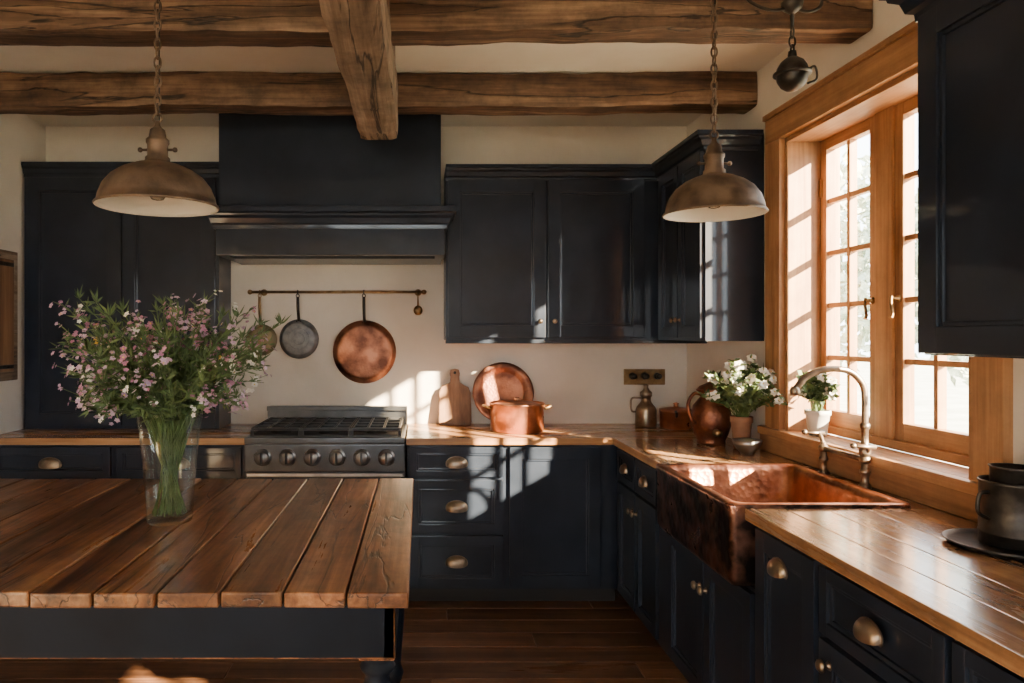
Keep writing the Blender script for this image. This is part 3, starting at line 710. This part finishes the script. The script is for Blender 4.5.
def potplant(nm,pm,x,y,z,pr,ph,n,h,R,fl,lean=(0,0),fs=.026):
    b=B('flower_pot' ); b.lathe([(0,0),(pr*.7,0),(pr*.74,.005),(pr*.95,ph*.8),(pr*1.05,ph*.82),(pr*1.05,ph),(pr*.95,ph),(pr*.9,ph*.85),(0,ph*.83)],(x,y,z),pm,28); b.done()
    b=B(nm); ml=b.mi(LEAF)
    for i in range(n):
        a=random.uniform(0,2*PI); r=R*random.random()**.5; hh=h*random.uniform(.45,1)*(1-.35*(r/R)**2)
        p0=Vector((x+random.uniform(-.4,.4)*pr,y+random.uniform(-.4,.4)*pr,z+ph*.86)); p3=Vector((x+lean[0]+r*math.cos(a),y+lean[1]+r*math.sin(a),z+ph+hh))
        p3.x=min(p3.x,1.65 if y>3.35 else 1.81); p3.y=min(p3.y,3.29) if y<3.35 else p3.y
        pm_=(p0+p3)/2+Vector((0,0,.03)); path=cr([p0,pm_,p3],4)
        b.tube(path,.0016,STEM,5,caps=False)
        for P in path[3:]:
            for _ in range(3): leaf(b,P,Vector((random.gauss(0,1),random.gauss(0,1),random.gauss(.2,.6))),random.uniform(.03,.05),random.uniform(.008,.014),ml)
        if random.random()<fl:
            for k in range(3): flower(b,p3+Vector((0,0,.004*k)),Vector((random.gauss(-.3,.5),-.8+random.gauss(0,.4),.6)),fs*(1-.22*k),6,WH,YE if k==2 else None)
    b.done()
potplant('white_flower_bouquet',TERR,1.58,3.54,CT+.001,.05,.16,90,.29,.20,.5,(.0,-.08),.028)
potplant('potted_herb',WPOT,1.745,3.16,1.041,.05,.11,40,.19,.08,.35)

b=B('serving_tray'); x,y=1.535,1.89
b.lathe([(0,0),(.115,0),(.125,.004),(.135,.016),(.131,.017),(.12,.008),(0,.006)],(x,y,CT+.001),IRON,40); b.done()
b=B('metal_canister'); x=1.56
b.lathe([(0,0),(.072,0),(.076,.004),(.076,.03),(.078,.033),(.076,.036),(.075,.16),(.079,.166),(.076,.17),(.072,.165),(.070,.01),(0,.008)],(x,y,CT+.009),IRON,36)
b.tube(cr([(x-.076,y-.01,CT+.15),(x-.10,y-.012,CT+.145),(x-.105,y-.012,CT+.10),(x-.076,y-.01,CT+.08)],6),.005,IRON,8)
b.lathe([(0,0),(.052,0),(.052,.085),(.056,.09),(.048,.09),(.046,.01),(0,.01)],(x+.0,y,CT+.125),IRON,28)
b.done()
b=B('framed_wooden_panel')
b.M=Matrix.Translation((XW,0,0))@Matrix.Rotation(PI/2,4,'Z')
b.box(3.84,4.19,-.03,-.001,1.22,1.96,BEAMY,.006); b.box(3.89,4.14,-.036,-.029,1.27,1.91,BOARD,.003)
for zz in (1.30,1.88): b.box(3.9,4.13,-.042,-.035,zz-.012,zz+.012,IRON,.002)
b.done()
b=B('baseboard_west'); b.box(XW+.001,XW+.018,YS,FY-.002,0.001,.14,PLAST,.004); b.done()

# ---------------------------------------------------------------- outside
b=B('ground'); b.box(-40,60,-40,60,-.45,-.4,GRND); b.done()
random.seed(3)
def tree(x,y,h,R):
    b=B('garden_tree'); b.tube([(x,y,-.4),(x+.1,y,h*.5),(x,y+.1,h*.85)],[.16,.12,.04],BARK,8); mi=b.mi(FOLI)
    for i in range(2600):
        d=Vector((random.gauss(0,1),random.gauss(0,1),random.gauss(0,1))).normalized()*R*random.random()**.4
        p=Vector((x,y,h*.68))+Vector((d.x,d.y,d.z*1.2)); leaf(b,p,Vector((random.gauss(0,1),random.gauss(0,1),random.gauss(0,1))),.22,.07,mi)
    b.done()
tree(8.5,10.5,3.6,1.5); tree(7.0,12.5,4.0,1.6); tree(10.5,9.5,3.2,1.3)

# ---------------------------------------------------------------- light
w=bpy.data.worlds.new('World'); bpy.context.scene.world=w; w.use_nodes=True
bg=w.node_tree.nodes['Background']; bg.inputs['Color'].default_value=(.86,.93,1,1); bg.inputs['Strength'].default_value=15
ld=bpy.data.lights.new('sun','SUN'); ld.energy=135; ld.color=(1,.77,.51); ld.angle=math.radians(.8)
so=bpy.data.objects.new('sun',ld); bpy.context.scene.collection.objects.link(so)
so.rotation_euler=Vector((-.62,.65,-.36)).to_track_quat('-Z','Y').to_euler(); so.location=(6,-4,5)

cd=bpy.data.cameras.new('camera'); cam=bpy.data.objects.new('camera',cd); bpy.context.scene.collection.objects.link(cam)
cam.location=(0,0,1.48); cam.rotation_euler=(PI/2,0,0)
cd.sensor_width=36; cd.lens=720/1024*36; cd.shift_x=(512-420)/1024; cd.shift_y=-(341.5-335)/1024; cd.clip_start=.05
bpy.context.scene.camera=cam
